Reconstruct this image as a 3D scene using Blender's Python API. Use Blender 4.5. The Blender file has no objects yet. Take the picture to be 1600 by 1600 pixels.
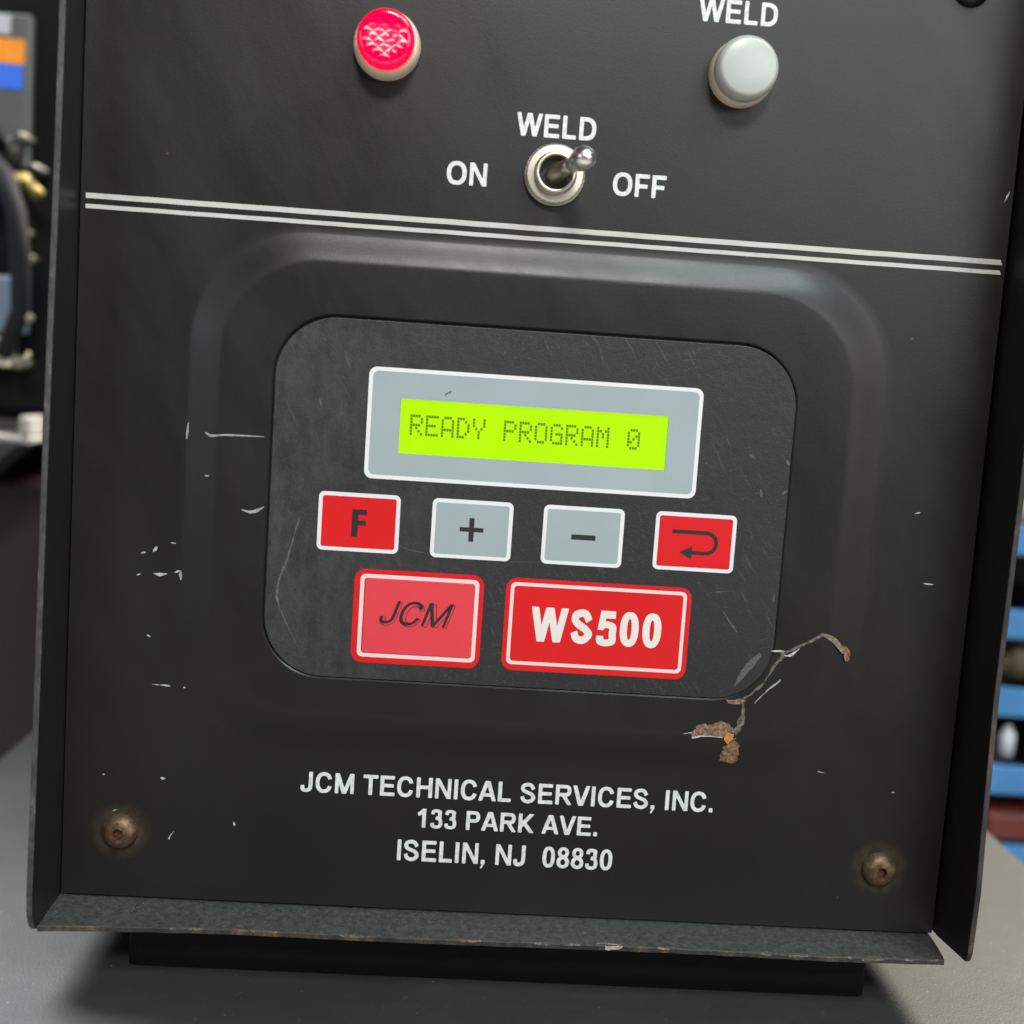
import bpy, math, random
import numpy as np
from mathutils import Vector, Matrix
random.seed(7)
sc = bpy.context.scene
ZO = 186.0            # millimetres from the bench top up to the painted stripes' level
COL = sc.collection
R = math.radians

# ------------------------------------------------------------------ camera
cam = bpy.data.cameras.new("camera")
cam.sensor_width = 36.0
cam.lens = 1900 / 1600 * 36.0
cam.clip_start = 0.01
cam.clip_end = 60
cam.dof.use_dof = True
cam.dof.focus_distance = 0.298
cam.dof.aperture_fstop = 8.5
co = bpy.data.objects.new("camera", cam)
COL.objects.link(co)
_r = Vector((0.99683187, -0.04182929, 0.06765015))
_f = Vector((0.04908609, 0.9927813, -0.10943424))
_r.normalize(); _f.normalize()
_u = _r.cross(_f); _r = _f.cross(_u)
m = Matrix((_r, _u, -_f)).transposed().to_4x4()
m.translation = Vector((0.0906513, -0.2924665, (-35.80597 + ZO) / 1000))
co.matrix_world = m
sc.camera = co

# ------------------------------------------------------------------ light
w = bpy.data.worlds.new("World"); sc.world = w; w.use_nodes = True
bg = w.node_tree.nodes["Background"]
bg.inputs[0].default_value = (0.80, 0.86, 1.0, 1)
bg.inputs[1].default_value = 0.03

def area(name, loc, target, sx, sy, power, col):
    l = bpy.data.lights.new(name, 'AREA'); l.shape = 'RECTANGLE'
    l.size = sx; l.size_y = sy; l.energy = power; l.color = col
    o = bpy.data.objects.new(name, l); COL.objects.link(o)
    o.location = loc
    o.rotation_euler = (Vector(target) - Vector(loc)).to_track_quat('-Z', 'Y').to_euler()
    return o
# long workshop ceiling lamps, one behind the photographer, others overhead; fills and panel glow added
area("ceiling_lamp_front", (0.16, -1.55, 1.36), (0.11, 0, 0.15), 0.36, 0.28, 22, (1.0, 0.96, 0.92))
area("side_fill_left", (-1.75, -1.75, 0.52), (0.11, 0, 0.15), 1.3, 1.1, 7.5, (0.88, 0.95, 1.0))  # added low fill from the left to lift the panel front, no doorway known
area("side_fill_right", (2.0, -1.7, 0.50), (0.11, 0, 0.15), 1.2, 1.0, 9, (1.0, 0.93, 0.90))  # added weaker fill opposite the left one, no doorway known
area("ceiling_lamp_over", (0.75, -0.80, 1.30), (0.12, 0.0, 0.15), 0.7, 0.40, 16, (0.80, 0.98, 1.0))
area("ceiling_lamp_back_right", (1.02, 0.60, 1.25), (0.30, 0.05, 0.0), 0.4, 0.4, 92, (1.0, 0.95, 0.82))
area("ceiling_lamp_back_left", (-0.74, 0.50, 1.25), (-0.05, 0.05, 0.0), 0.7, 0.5, 125, (0.92, 0.96, 1.0))
area("panel_glow_light", (1.25, -2.7, 1.02), (0.11, 0, 0.2), 1.4, 0.8, 15, (0.95, 0.98, 1.0))  # unseen area light added for the glow on the panel's upper right

sc.view_settings.view_transform = 'Standard'
sc.view_settings.look = 'None'
sc.view_settings.exposure = 0.0
sc.view_settings.gamma = 1.0
sc.render.engine = 'CYCLES'

# ------------------------------------------------------------------ materials
class NT:
    def __init__(s, name):
        s.m = bpy.data.materials.new(name); s.m.use_nodes = True
        s.t = s.m.node_tree; s.b = s.t.nodes["Principled BSDF"]
        s.co = s.t.nodes.new('ShaderNodeTexCoord')
    def n(s, typ, **kw):
        x = s.t.nodes.new(typ)
        for k, v in kw.items():
            setattr(x, k, v)
        return x
    def l(s, a, b): s.t.links.new(a, b)
    def mm(s, scale=(1, 1, 1), rot=(0, 0, 0)):
        mp = s.n('ShaderNodeMapping')
        mp.inputs['Scale'].default_value = tuple(1000 * c for c in scale)
        if any(rot):
            r0 = s.n('ShaderNodeMapping'); r0.inputs['Rotation'].default_value = rot
            s.l(s.co.outputs['Object'], r0.inputs[0]); s.l(r0.outputs[0], mp.inputs[0])
        else:
            s.l(s.co.outputs['Object'], mp.inputs[0])
        return mp.outputs[0]
    def noise(s, size, detail=3, rough=.55, scale=(1, 1, 1), rot=(0, 0, 0)):
        x = s.n('ShaderNodeTexNoise'); x.inputs['Scale'].default_value = 1.0 / size
        x.inputs['Detail'].default_value = detail; x.inputs['Roughness'].default_value = rough
        s.l(s.mm(scale, rot), x.inputs['Vector'])
        return x.outputs['Fac']
    def ramp(s, fac, stops, interp='LINEAR'):
        x = s.n('ShaderNodeValToRGB'); e = x.color_ramp.elements
        x.color_ramp.interpolation = interp
        while len(e) < len(stops): e.new(.5)
        for q, (p, c) in zip(e, stops):
            q.position = p
            q.color = (c, c, c, 1) if isinstance(c, (int, float)) else (*c, 1)
        s.l(fac, x.inputs[0])
        return x.outputs[0]
    def mix(s, fac, a, b, mode='MIX'):
        x = s.n('ShaderNodeMix'); x.data_type = 'RGBA'; x.blend_type = mode
        for sock, v in ((x.inputs[0], fac), (x.inputs[6], a), (x.inputs[7], b)):
            if isinstance(v, (int, float)): sock.default_value = v if sock == x.inputs[0] else (v, v, v, 1)
            elif isinstance(v, tuple): sock.default_value = (*v, 1)
            else: s.l(v, sock)
        return x.outputs[2]
    def math(s, op, a, b=None, c=None):
        x = s.n('ShaderNodeMath', operation=op)
        for i, v in enumerate((a, b, c)):
            if v is None: continue
            if isinstance(v, (int, float)): x.inputs[i].default_value = v
            else: s.l(v, x.inputs[i])
        return x.outputs[0]
    def bump(s, h, strength, dist):
        x = s.n('ShaderNodeBump'); x.inputs['Strength'].default_value = strength
        x.inputs['Distance'].default_value = dist / 1000
        s.l(h, x.inputs['Height']); s.l(x.outputs[0], s.b.inputs['Normal'])
    def set(s, **kw):
        for k, v in kw.items():
            k = k.replace('_', ' ')
            if k == 'Specular': k = 'Specular IOR Level'
            i = s.b.inputs[k]
            if isinstance(v, tuple): i.default_value = (*v, 1) if len(v) == 3 else v
            elif isinstance(v, (int, float)): i.default_value = v
            else: s.l(v, i)
        return s

def flat(name, col, rough=.5, metal=0, spec=.5, var=.06, size=6, **kw):
    t = NT(name)
    n = t.noise(size, 4)
    c = t.mix(t.ramp(n, [(.3, 0.), (.7, 1.)]), tuple(v * (1 - var) for v in col), tuple(min(1, v * (1 + var)) for v in col))
    t.set(Base_Color=c, Roughness=rough, Metallic=metal, Specular=spec, **kw)
    t.bump(t.noise(.35, 2), .15, .03)
    return t.m

def black_paint(name, base=.0125, rough=.40, grain=.35, gs=.55, dust=0.0, stain=False):
    t = NT(name)
    big = t.noise(38, 4, .6)
    smear = t.noise(16, 5, .65, (1, 1, .35), (0, .5, 0))
    c = t.mix(t.ramp(big, [(.3, 0.), (.7, 1.)]), (base * .95, base * .86, base * .84), (base * 1.3, base * 1.17, base * 1.1))
    if dust:
        sp = t.ramp(t.noise(.55, 2, .6), [(.62, 0.), (.74, 1.)])
        area_ = t.ramp(t.noise(14, 4, .6), [(.35, .15), (.65, 1.)])
        film = t.ramp(t.noise(1.6, 8, .75), [(.35, .15), (.8, 1.)])
        c = t.mix(t.math('MULTIPLY', film, dust * .8), c, (.27, .285, .28))
        c = t.mix(t.math('MULTIPLY', t.math('MULTIPLY', sp, area_), dust), c, (.42, .43, .40))
    # fine lint and scuffs scattered on the paint
    v = t.n('ShaderNodeTexVoronoi'); v.inputs['Scale'].default_value = 1 / 13.
    t.l(t.mm(), v.inputs['Vector'])
    lint = t.ramp(v.outputs['Distance'], [(.012, .35), (.022, 0.)])
    c = t.mix(lint, c, (.22, .22, .21))
    if stain:                        # rust bled out of the two lower screws
        for sx, sz in ((14.1 - 110, -153 + ZO), (204.3 - 110, -153.2 + ZO)):
            d = t.n('ShaderNodeVectorMath', operation='DISTANCE')
            d.inputs[1].default_value = (sx / 1000, -.120, sz / 1000)
            t.l(t.co.outputs['Object'], d.inputs[0])
            f = t.math('MULTIPLY', t.ramp(t.math('MULTIPLY', d.outputs['Value'], 100.), [(.42, 1.), (.78, 0.)]),
                       t.ramp(t.noise(3, 4), [(.35, 0.1), (.7, .8)]))
            c = t.mix(f, c, (.085, .060, .028))
    r = t.ramp(smear, [(.25, rough - .05), (.75, rough + .10)])
    t.set(Base_Color=c, Roughness=r, Specular=.5)
    t.bump(t.noise(gs, 2, .5), grain, .05)
    return t.m

M_panel = black_paint("panel_black_paint", .0092, .36, .38, .45, stain=True)
M_cover = black_paint("cover_black_paint", .011, .42, .5, .9)
M_lip = black_paint("dusty_black_paint", .014, .45, .4, .35, dust=.45)

def worn_edge():
    t = NT("worn_edge_paint")
    n = t.noise(5, 6, .7, (1, 1, .5))
    c = t.ramp(n, [(.38, (.018, .017, .018)), (.52, (.035, .032, .03)), (.60, (.075, .055, .04)), (.68, (.15, .10, .065))])
    t.set(Base_Color=c, Roughness=.6)
    t.bump(t.noise(.9, 4, .7), .9, .18)
    return t.m
M_edge = worn_edge()

def edge_left():
    t = NT("scuffed_edge_paint")
    n = t.noise(2.2, 5, .7, (1, 1, .5))
    c = t.ramp(n, [(.36, (.030, .029, .029)), (.55, (.055, .053, .052)), (.64, (.085, .08, .075)), (.72, (.20, .19, .18))])
    t.set(Base_Color=c, Roughness=.55)
    t.bump(t.noise(1.1, 4, .7, (1, 1, .8)), 1., .3)
    return t.m
M_edgeL = edge_left()

def overlay_mat():
    t = NT("scratched_overlay_film")
    n = t.noise(30, 4)
    c = t.mix(n, (.013, .013, .0128), (.024, .0244, .024))
    # worn paler towards the left edge of the film, in a cloudy band
    sep = t.n('ShaderNodeSeparateXYZ'); t.l(t.co.outputs['Object'], sep.inputs[0])
    xx = t.math('MULTIPLY', t.math('ADD', sep.outputs[0], .064), 12.)
    band = t.math('MULTIPLY', t.ramp(xx, [(.0, 1.), (.35, .55), (.8, .0)]), t.ramp(t.noise(5, 9, .8, (1, 1, .5)), [(.40, 0.), (.70, 1.)]))
    c = t.mix(band, c, (.060, .062, .061))
    s1 = t.ramp(t.noise(.9, 2, .5, (1.6, 1, .16), (0, .55, 0)), [(.62, 0.), (.75, 1.)])
    s2 = t.ramp(t.noise(.8, 2, .5, (.16, 1, 1.5), (0, .25, 0)), [(.66, 0.), (.78, 1.)])
    where = t.ramp(t.noise(16, 4, .6), [(.42, 0.), (.7, .28)])
    sc_ = t.math('MULTIPLY', t.math('MAXIMUM', s1, s2), where)
    c = t.mix(sc_, c, (.19, .195, .19))
    sp_ = t.ramp(t.noise(.6, 2, .6), [(.60, 0.), (.72, .55)])
    c = t.mix(t.math('MULTIPLY', sp_, t.ramp(t.noise(20, 4), [(.35, .1), (.65, .8)])), c, (.10, .10, .10))
    h = t.math('ADD', t.noise(.35, 3, .6), t.math('MULTIPLY', t.noise(3.5, 4, .6), 1.6))
    t.set(Base_Color=c, Roughness=.46, Specular=.5)
    t.bump(h, .8, .085)
    return t.m
M_over = overlay_mat()
M_gap = flat("recess_black", (.006, .006, .006), .7)
M_white = flat("print_white", (.74, .74, .74), .42, var=.03)
M_pink = flat("print_white_on_red", (.78, .62, .62), .42, var=.03)
M_grey = flat("print_grey", (.33, .385, .40), .38, var=.04, size=20)
M_red = flat("print_red", (.66, .010, .012), .36, var=.06, size=14)
M_pale = flat("badge_pale_red", (.72, .060, .075), .22, var=.03, size=20)
M_ink = flat("print_black", (.022, .017, .020), .45)
M_letter = flat("lettering_white", (.68, .68, .665), .5, var=.2, size=1.1)
M_blot = flat("chipped_primer", (.44, .445, .43), .6, var=.4, size=.6)

def stripe_mat():
    t = NT("stripe_paint")
    n = t.noise(6, 5, .7, (.5, 1, 2))
    c = t.ramp(n, [(.30, (.30, .285, .25)), (.42, (.50, .49, .46)), (.75, (.60, .59, .565))])
    t.set(Base_Color=c, Roughness=.5)
    t.bump(t.noise(.5, 3), .3, .05)
    return t.m
M_stripe = stripe_mat()

def rust_mat(name, a, b, c3, s=1.2, metal=0.0, rough=.6, bmp=.9):
    t = NT(name)
    c = t.ramp(t.noise(s, 6, .7), [(.32, a), (.52, b), (.68, c3)])
    t.set(Base_Color=c, Roughness=rough, Metallic=metal)
    t.bump(t.noise(.4, 5, .7), bmp, .2)
    return t.m
M_rust = rust_mat("rust_bare_steel", (.075, .032, .018), (.22, .115, .065), (.42, .30, .21), .9)
M_rusty = rust_mat("rust_orange", (.36, .12, .02), (.55, .24, .03), (.45, .30, .14), .7)
M_screw = rust_mat("rusted_screw_steel", (.075, .040, .023), (.16, .10, .062), (.29, .20, .13), 2.2, .6, .42, .35)
M_sock = rust_mat("rusted_socket_shade", (.02, .008, .005), (.09, .03, .014), (.22, .08, .03), .5)  # rust colours, darkened to paint in the shade of the hex hole
M_darkscrew = flat("blackened_screw_steel", (.012, .012, .012), .4, .3)

def metal(name, col, rough, var=.1):
    t = NT(name)
    n = t.noise(1.4, 4, .6)
    c = t.mix(n, tuple(v * (1 - var) for v in col), tuple(min(1, v * (1 + var)) for v in col))
    t.set(Base_Color=c, Metallic=1.0, Roughness=rough)
    t.bump(t.noise(.3, 3), .2, .03)
    return t.m
M_nickel = metal("nickel_plate", (.72, .66, .56), .42)
M_chrome = metal("chrome_plate", (.95, .92, .90), .3, .05)
M_lever = metal("dull_nickel_rod", (.42, .37, .30), .36)
M_hole = flat("switch_interior", (.03, .026, .022), .5)
M_bezel = flat("lamp_bezel_peach_reflection", (.78, .62, .47), .2, var=.04)  # warm reflection in the bezel is painted as its base colour

def emis(name, col, strength, base, rough=.3, **kw):
    t = NT(name)
    t.set(Base_Color=base, Roughness=rough, Emission_Color=col, Emission_Strength=strength, **kw)
    return t
te = emis("backlit_display_glass", (.50, 1.0, .0), .92, (.03, .06, .0), .35, Specular=.2)
_n = te.noise(26, 3)
te.l(te.mix(te.ramp(_n, [(.3, 0.), (.7, 1.)]), (.46, .98, .0), (.56, 1.0, .0)), te.b.inputs['Emission Color'])
M_lcd = te.m
M_seg = emis("display_segment", (.12, .28, .0), .5, (.05, .08, .0), .4).m
tr = emis("lit_red_lens", (1.0, .0, .060), .95, (.30, .0, .015), .10, Coat_Weight=.5, Coat_Roughness=.05, Specular=.5)
M_redlens = tr.m
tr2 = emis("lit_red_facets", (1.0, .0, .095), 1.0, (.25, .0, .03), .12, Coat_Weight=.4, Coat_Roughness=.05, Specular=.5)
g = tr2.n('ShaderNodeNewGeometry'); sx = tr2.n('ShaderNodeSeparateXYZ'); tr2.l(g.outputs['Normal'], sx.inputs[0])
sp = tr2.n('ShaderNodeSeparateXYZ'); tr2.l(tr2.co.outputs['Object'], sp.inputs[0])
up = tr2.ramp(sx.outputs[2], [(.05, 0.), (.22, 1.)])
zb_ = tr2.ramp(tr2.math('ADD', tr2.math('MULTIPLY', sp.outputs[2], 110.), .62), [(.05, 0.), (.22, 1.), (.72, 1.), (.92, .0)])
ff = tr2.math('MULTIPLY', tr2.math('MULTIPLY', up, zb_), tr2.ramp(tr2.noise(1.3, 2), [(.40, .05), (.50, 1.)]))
tr2.l(tr2.mix(ff, (.88, .0, .065), (1.0, .95, .90)), tr2.b.inputs['Emission Color'])  # pale glints painted into the emission of upward-facing facets
M_facet = tr2.m
tw = NT("milky_white_lens")
tw.set(Base_Color=tw.mix(tw.noise(8, 3), (.46, .475, .45), (.50, .51, .485)), Roughness=.30, Subsurface_Weight=.3, Subsurface_Scale=.003, Coat_Weight=.15, Coat_Roughness=.1)
M_milky = tw.m

# ------------------------------------------------------------------ mesh helpers (all in millimetres)
class MB:
    def __init__(s): s.v = []; s.f = []; s.mi = []; s.sm = []
    def add(s, vs, fs, mi=0, smooth=False):
        o = len(s.v); s.v += [tuple(p) for p in vs]
        for f in fs: s.f.append(tuple(i + o for i in f)); s.mi.append(mi); s.sm.append(smooth)
    def box(s, x0, y0, z0, x1, y1, z1, mi=0, ch=0.0):
        if ch <= 0:
            v = [(x, y, z) for x in (x0, x1) for y in (y0, y1) for z in (z0, z1)]
            s.add(v, [(0, 1, 3, 2), (4, 6, 7, 5), (0, 4, 5, 1), (2, 3, 7, 6), (0, 2, 6, 4), (1, 5, 7, 3)], mi); return
        c = ch
        X = lambda i: (x0, x1)[i]; Y = lambda i: (y0, y1)[i]; Z = lambda i: (z0, z1)[i]
        sg = lambda i: 1 if i == 0 else -1
        v = []; idx = {}
        for i in (0, 1):
            for j in (0, 1):
                for k in (0, 1):
                    for a in range(3):
                        p = [X(i) + sg(i) * c, Y(j) + sg(j) * c, Z(k) + sg(k) * c]
                        p[a] = (X(i), Y(j), Z(k))[a]
                        idx[i, j, k, a] = len(v); v.append(tuple(p))
        f = []
        for a in range(3):
            for side in (0, 1):
                b, d = [q for q in range(3) if q != a]
                q = []
                for u, t in ((0, 0), (1, 0), (1, 1), (0, 1)):
                    key = [0, 0, 0]; key[a] = side; key[b] = u; key[d] = t
                    q.append(idx[key[0], key[1], key[2], a])
                f.append(tuple(q))
        for a in range(3):      # edges along axis a
            b, d = [q for q in range(3) if q != a]
            for u in (0, 1):
                for t in (0, 1):
                    k0 = [0, 0, 0]; k0[b] = u; k0[d] = t; k1 = list(k0); k1[a] = 1
                    f.append((idx[k0[0], k0[1], k0[2], b], idx[k0[0], k0[1], k0[2], d], idx[k1[0], k1[1], k1[2], d], idx[k1[0], k1[1], k1[2], b]))
        for i in (0, 1):
            for j in (0, 1):
                for k in (0, 1): f.append(tuple(idx[i, j, k, a] for a in range(3)))
        s.add(v, f, mi)
    def rings(s, loops, mi=0, cap0=False, cap1=False, smooth=False, mis=None):
        n = len(loops[0]); o = 0; vs = []
        for L in loops: vs += L
        fs = []
        for k in range(len(loops) - 1):
            a, b = k * n, (k + 1) * n
            part = [(a + i, a + (i + 1) % n, b + (i + 1) % n, b + i) for i in range(n)]
            if mis is None: fs += part
        if mis is None:
            if cap0: fs.append(tuple(range(n - 1, -1, -1)))
            if cap1: fs.append(tuple((len(loops) - 1) * n + i for i in range(n)))
            s.add(vs, fs, mi, smooth)
        else:
            base = len(s.v); s.v += [tuple(p) for p in vs]
            for k in range(len(loops) - 1):
                a, b = base + k * n, base + (k + 1) * n
                for i in range(n):
                    s.f.append((a + i, a + (i + 1) % n, b + (i + 1) % n, b + i)); s.mi.append(mis[k]); s.sm.append(smooth)
            if cap0: s.f.append(tuple(base + i for i in range(n - 1, -1, -1))); s.mi.append(mis[0]); s.sm.append(False)
            if cap1: s.f.append(tuple(base + (len(loops) - 1) * n + i for i in range(n))); s.mi.append(mis[-1]); s.sm.append(False)
    def lathe(s, prof, cx, cz, n=48, axis='y', mi=0, cap0=False, cap1=False, smooth=True, mis=None):
        L = []
        for r, h in prof:
            L.append([(cx + r * math.cos(2 * math.pi * i / n), h, cz + r * math.sin(2 * math.pi * i / n)) for i in range(n)])
        s.rings(L, mi, cap0, cap1, smooth, mis)
    def tube(s, pts, rad, n=14, mi=0):
        pts = [Vector(p) for p in pts]
        if not isinstance(rad, (list, tuple)): rad = [rad] * len(pts)
        L = []
        up = Vector((0.13, 0.2, 0.97))
        for i, p in enumerate(pts):
            d = (pts[min(i + 1, len(pts) - 1)] - pts[max(i - 1, 0)]).normalized()
            a = d.cross(up).normalized(); b = d.cross(a)
            L.append([tuple(p + (a * math.cos(2 * math.pi * k / n) + b * math.sin(2 * math.pi * k / n)) * rad[i]) for k in range(n)])
        s.rings(L, mi, True, True, True)

def rr(x0, z0, x1, z1, r, y, nc=12, ns=6):
    """rounded rectangle loop, x right, z up (mm), at depth y; same point count for any size"""
    x0, x1 = min(x0, x1), max(x0, x1); z0, z1 = min(z0, z1), max(z0, z1)
    P = []
    cs = [(x1 - r, z1 - r, 0), (x0 + r, z1 - r, 90), (x0 + r, z0 + r, 180), (x1 - r, z0 + r, 270)]
    for k, (cx, cz, a0) in enumerate(cs):
        arc = [(cx + r * math.cos(R(a0 + 90 * i / nc)), cz + r * math.sin(R(a0 + 90 * i / nc))) for i in range(nc + 1)]
        P += arc
        nx, nz, na = cs[(k + 1) % 4]
        q = (nx + r * math.cos(R(na)), nz + r * math.sin(R(na))); p = arc[-1]
        P += [(p[0] + (q[0] - p[0]) * i / ns, p[1] + (q[1] - p[1]) * i / ns) for i in range(1, ns)]
    return [(a, y, b) for a, b in P]

ORG = {}
def finish(name, mb, mats, parent=None, loc=None, tri=None, recalc=True, bevel=0.0):
    """mb vertices are in world mm with z measured from the stripe level; loc (mm) = origin of the object"""
    me = bpy.data.meshes.new(name)
    pw = ORG.get(parent.name if parent else None, (0, 0, -ZO))
    o0 = loc if loc is not None else pw
    me.from_pydata([((x - o0[0]) / 1000, (y - o0[1]) / 1000, (z - o0[2]) / 1000) for x, y, z in mb.v], [], mb.f)
    mats = mats if isinstance(mats, (list, tuple)) else [mats]
    for q in mats: me.materials.append(q)
    me.polygons.foreach_set('material_index', mb.mi)
    me.polygons.foreach_set('use_smooth', mb.sm)
    me.update()
    if recalc:
        import bmesh
        b = bmesh.new(); b.from_mesh(me); bmesh.ops.recalc_face_normals(b, faces=b.faces); b.to_mesh(me); b.free()
    o = bpy.data.objects.new(name, me); COL.objects.link(o)
    o.location = tuple((o0[i] - (pw[i] if parent else (0, 0, -ZO)[i])) / 1000 for i in range(3))
    if parent: o.parent = parent
    ORG[o.name] = o0
    if bevel:
        md = o.modifiers.new('bevel', 'BEVEL'); md.width = bevel / 1000; md.segments = 2; md.limit_method = 'ANGLE'; md.angle_limit = R(40)
    return o

def thing(name, label, cat, loc, group=None):
    o = bpy.data.objects.new(name, None); COL.objects.link(o)
    o.location = (loc[0] / 1000, loc[1] / 1000, (loc[2] + ZO) / 1000)
    o.empty_display_size = .02
    o['label'] = label; o['category'] = cat
    if group: o['group'] = group
    ORG[o.name] = tuple(loc)
    return o

def copy_part(src, parent, loc):
    pw = ORG[parent.name]
    c = src.copy(); COL.objects.link(c); c.parent = parent
    c.location = tuple((loc[i] - pw[i]) / 1000 for i in range(3))
    ORG[c.name] = tuple(loc)
    for ch in [q for q in COL.objects if q.parent == src]:
        d = ch.copy(); COL.objects.link(d); d.parent = c
    return c

# ------------------------------------------------------------------ print: implicit shapes contoured into thin sheets
def box_(X, Z, x0, z0, x1, z1): return np.minimum(np.minimum(X - x0, x1 - X), np.minimum(Z - z0, z1 - Z))
def para(X, Z, xb, xt, w, z0=0., z1=1.):
    c = xb + (xt - xb) * (Z - z0) / (z1 - z0)
    k = (z1 - z0) / math.hypot(z1 - z0, xt - xb)
    return np.minimum((w / 2 - np.abs(X - c)) * k, np.minimum(Z - z0, z1 - Z))
def ell(X, Z, cx, cz, rx, rz, n=2.25):
    q = (np.abs((X - cx) / rx) ** n + np.abs((Z - cz) / rz) ** n) ** (1 / n)
    return (1 - q) * min(rx, rz)
def ringe(X, Z, cx, cz, rx, rz, wx, wz, n=2.3):
    return np.minimum(ell(X, Z, cx, cz, rx, rz, n), -ell(X, Z, cx, cz, rx - wx, rz - wz, n))
def smooth(pts, k=6):
    P = [np.array(p, float) for p in pts]; P = [2 * P[0] - P[1]] + P + [2 * P[-1] - P[-2]]
    out = []
    for i in range(1, len(P) - 2):
        for j in range(k):
            t = j / k
            out.append(.5 * ((2 * P[i]) + (-P[i - 1] + P[i + 1]) * t + (2 * P[i - 1] - 5 * P[i] + 4 * P[i + 1] - P[i + 2]) * t * t + (-P[i - 1] + 3 * P[i] - 3 * P[i + 1] + P[i + 2]) * t ** 3))
    out.append(P[-2]); return out
def spine(X, Z, pts, w, wz=None, butt=(True, True), k=6):
    wz = wz or w * .9
    P = smooth(pts, k) if k else [np.array(p, float) for p in pts]
    best = np.full(X.shape, -9.)
    seg = [float(np.linalg.norm(b - a)) for a, b in zip(P[:-1], P[1:])]; cum = np.cumsum([0] + seg)
    for si, (a, b) in enumerate(zip(P[:-1], P[1:])):
        d = b - a; L = d @ d + 1e-12
        t = np.clip(((X - a[0]) * d[0] + (Z - a[1]) * d[1]) / L, 0, 1)
        dist = np.hypot(X - a[0] - t * d[0], Z - a[1] - t * d[1])
        ang = abs(d[0]) / math.sqrt(L)
        ww = w + (wz - w) * ang ** 1.5
        f_ = ww / 2 - dist
        if butt[0] and cum[si] < w * .8:
            n = (P[0] - P[1]) / seg[0]; f_ = np.minimum(f_, -((X - P[0][0]) * n[0] + (Z - P[0][1]) * n[1]))
        if butt[1] and cum[-1] - cum[si + 1] < w * .8:
            n = (P[-1] - P[-2]) / seg[-1]; f_ = np.minimum(f_, -((X - P[-1][0]) * n[0] + (Z - P[-1][1]) * n[1]))
        best = np.maximum(best, f_)
    return best
mx = lambda *a: np.maximum.reduce(a)
ADV = dict(zip("ACDEFHIJKLMNOPRSTVW.,", [.975, 1.008, 1.008, .93, .853, 1.008, .388, .777, 1.008, .853, 1.163, 1.008, 1.087, .93, 1.008, .93, .853, .93, 1.318, .388, .388]))
for d_ in "0123456789": ADV[d_] = .777
ADV[' '] = .388
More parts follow.
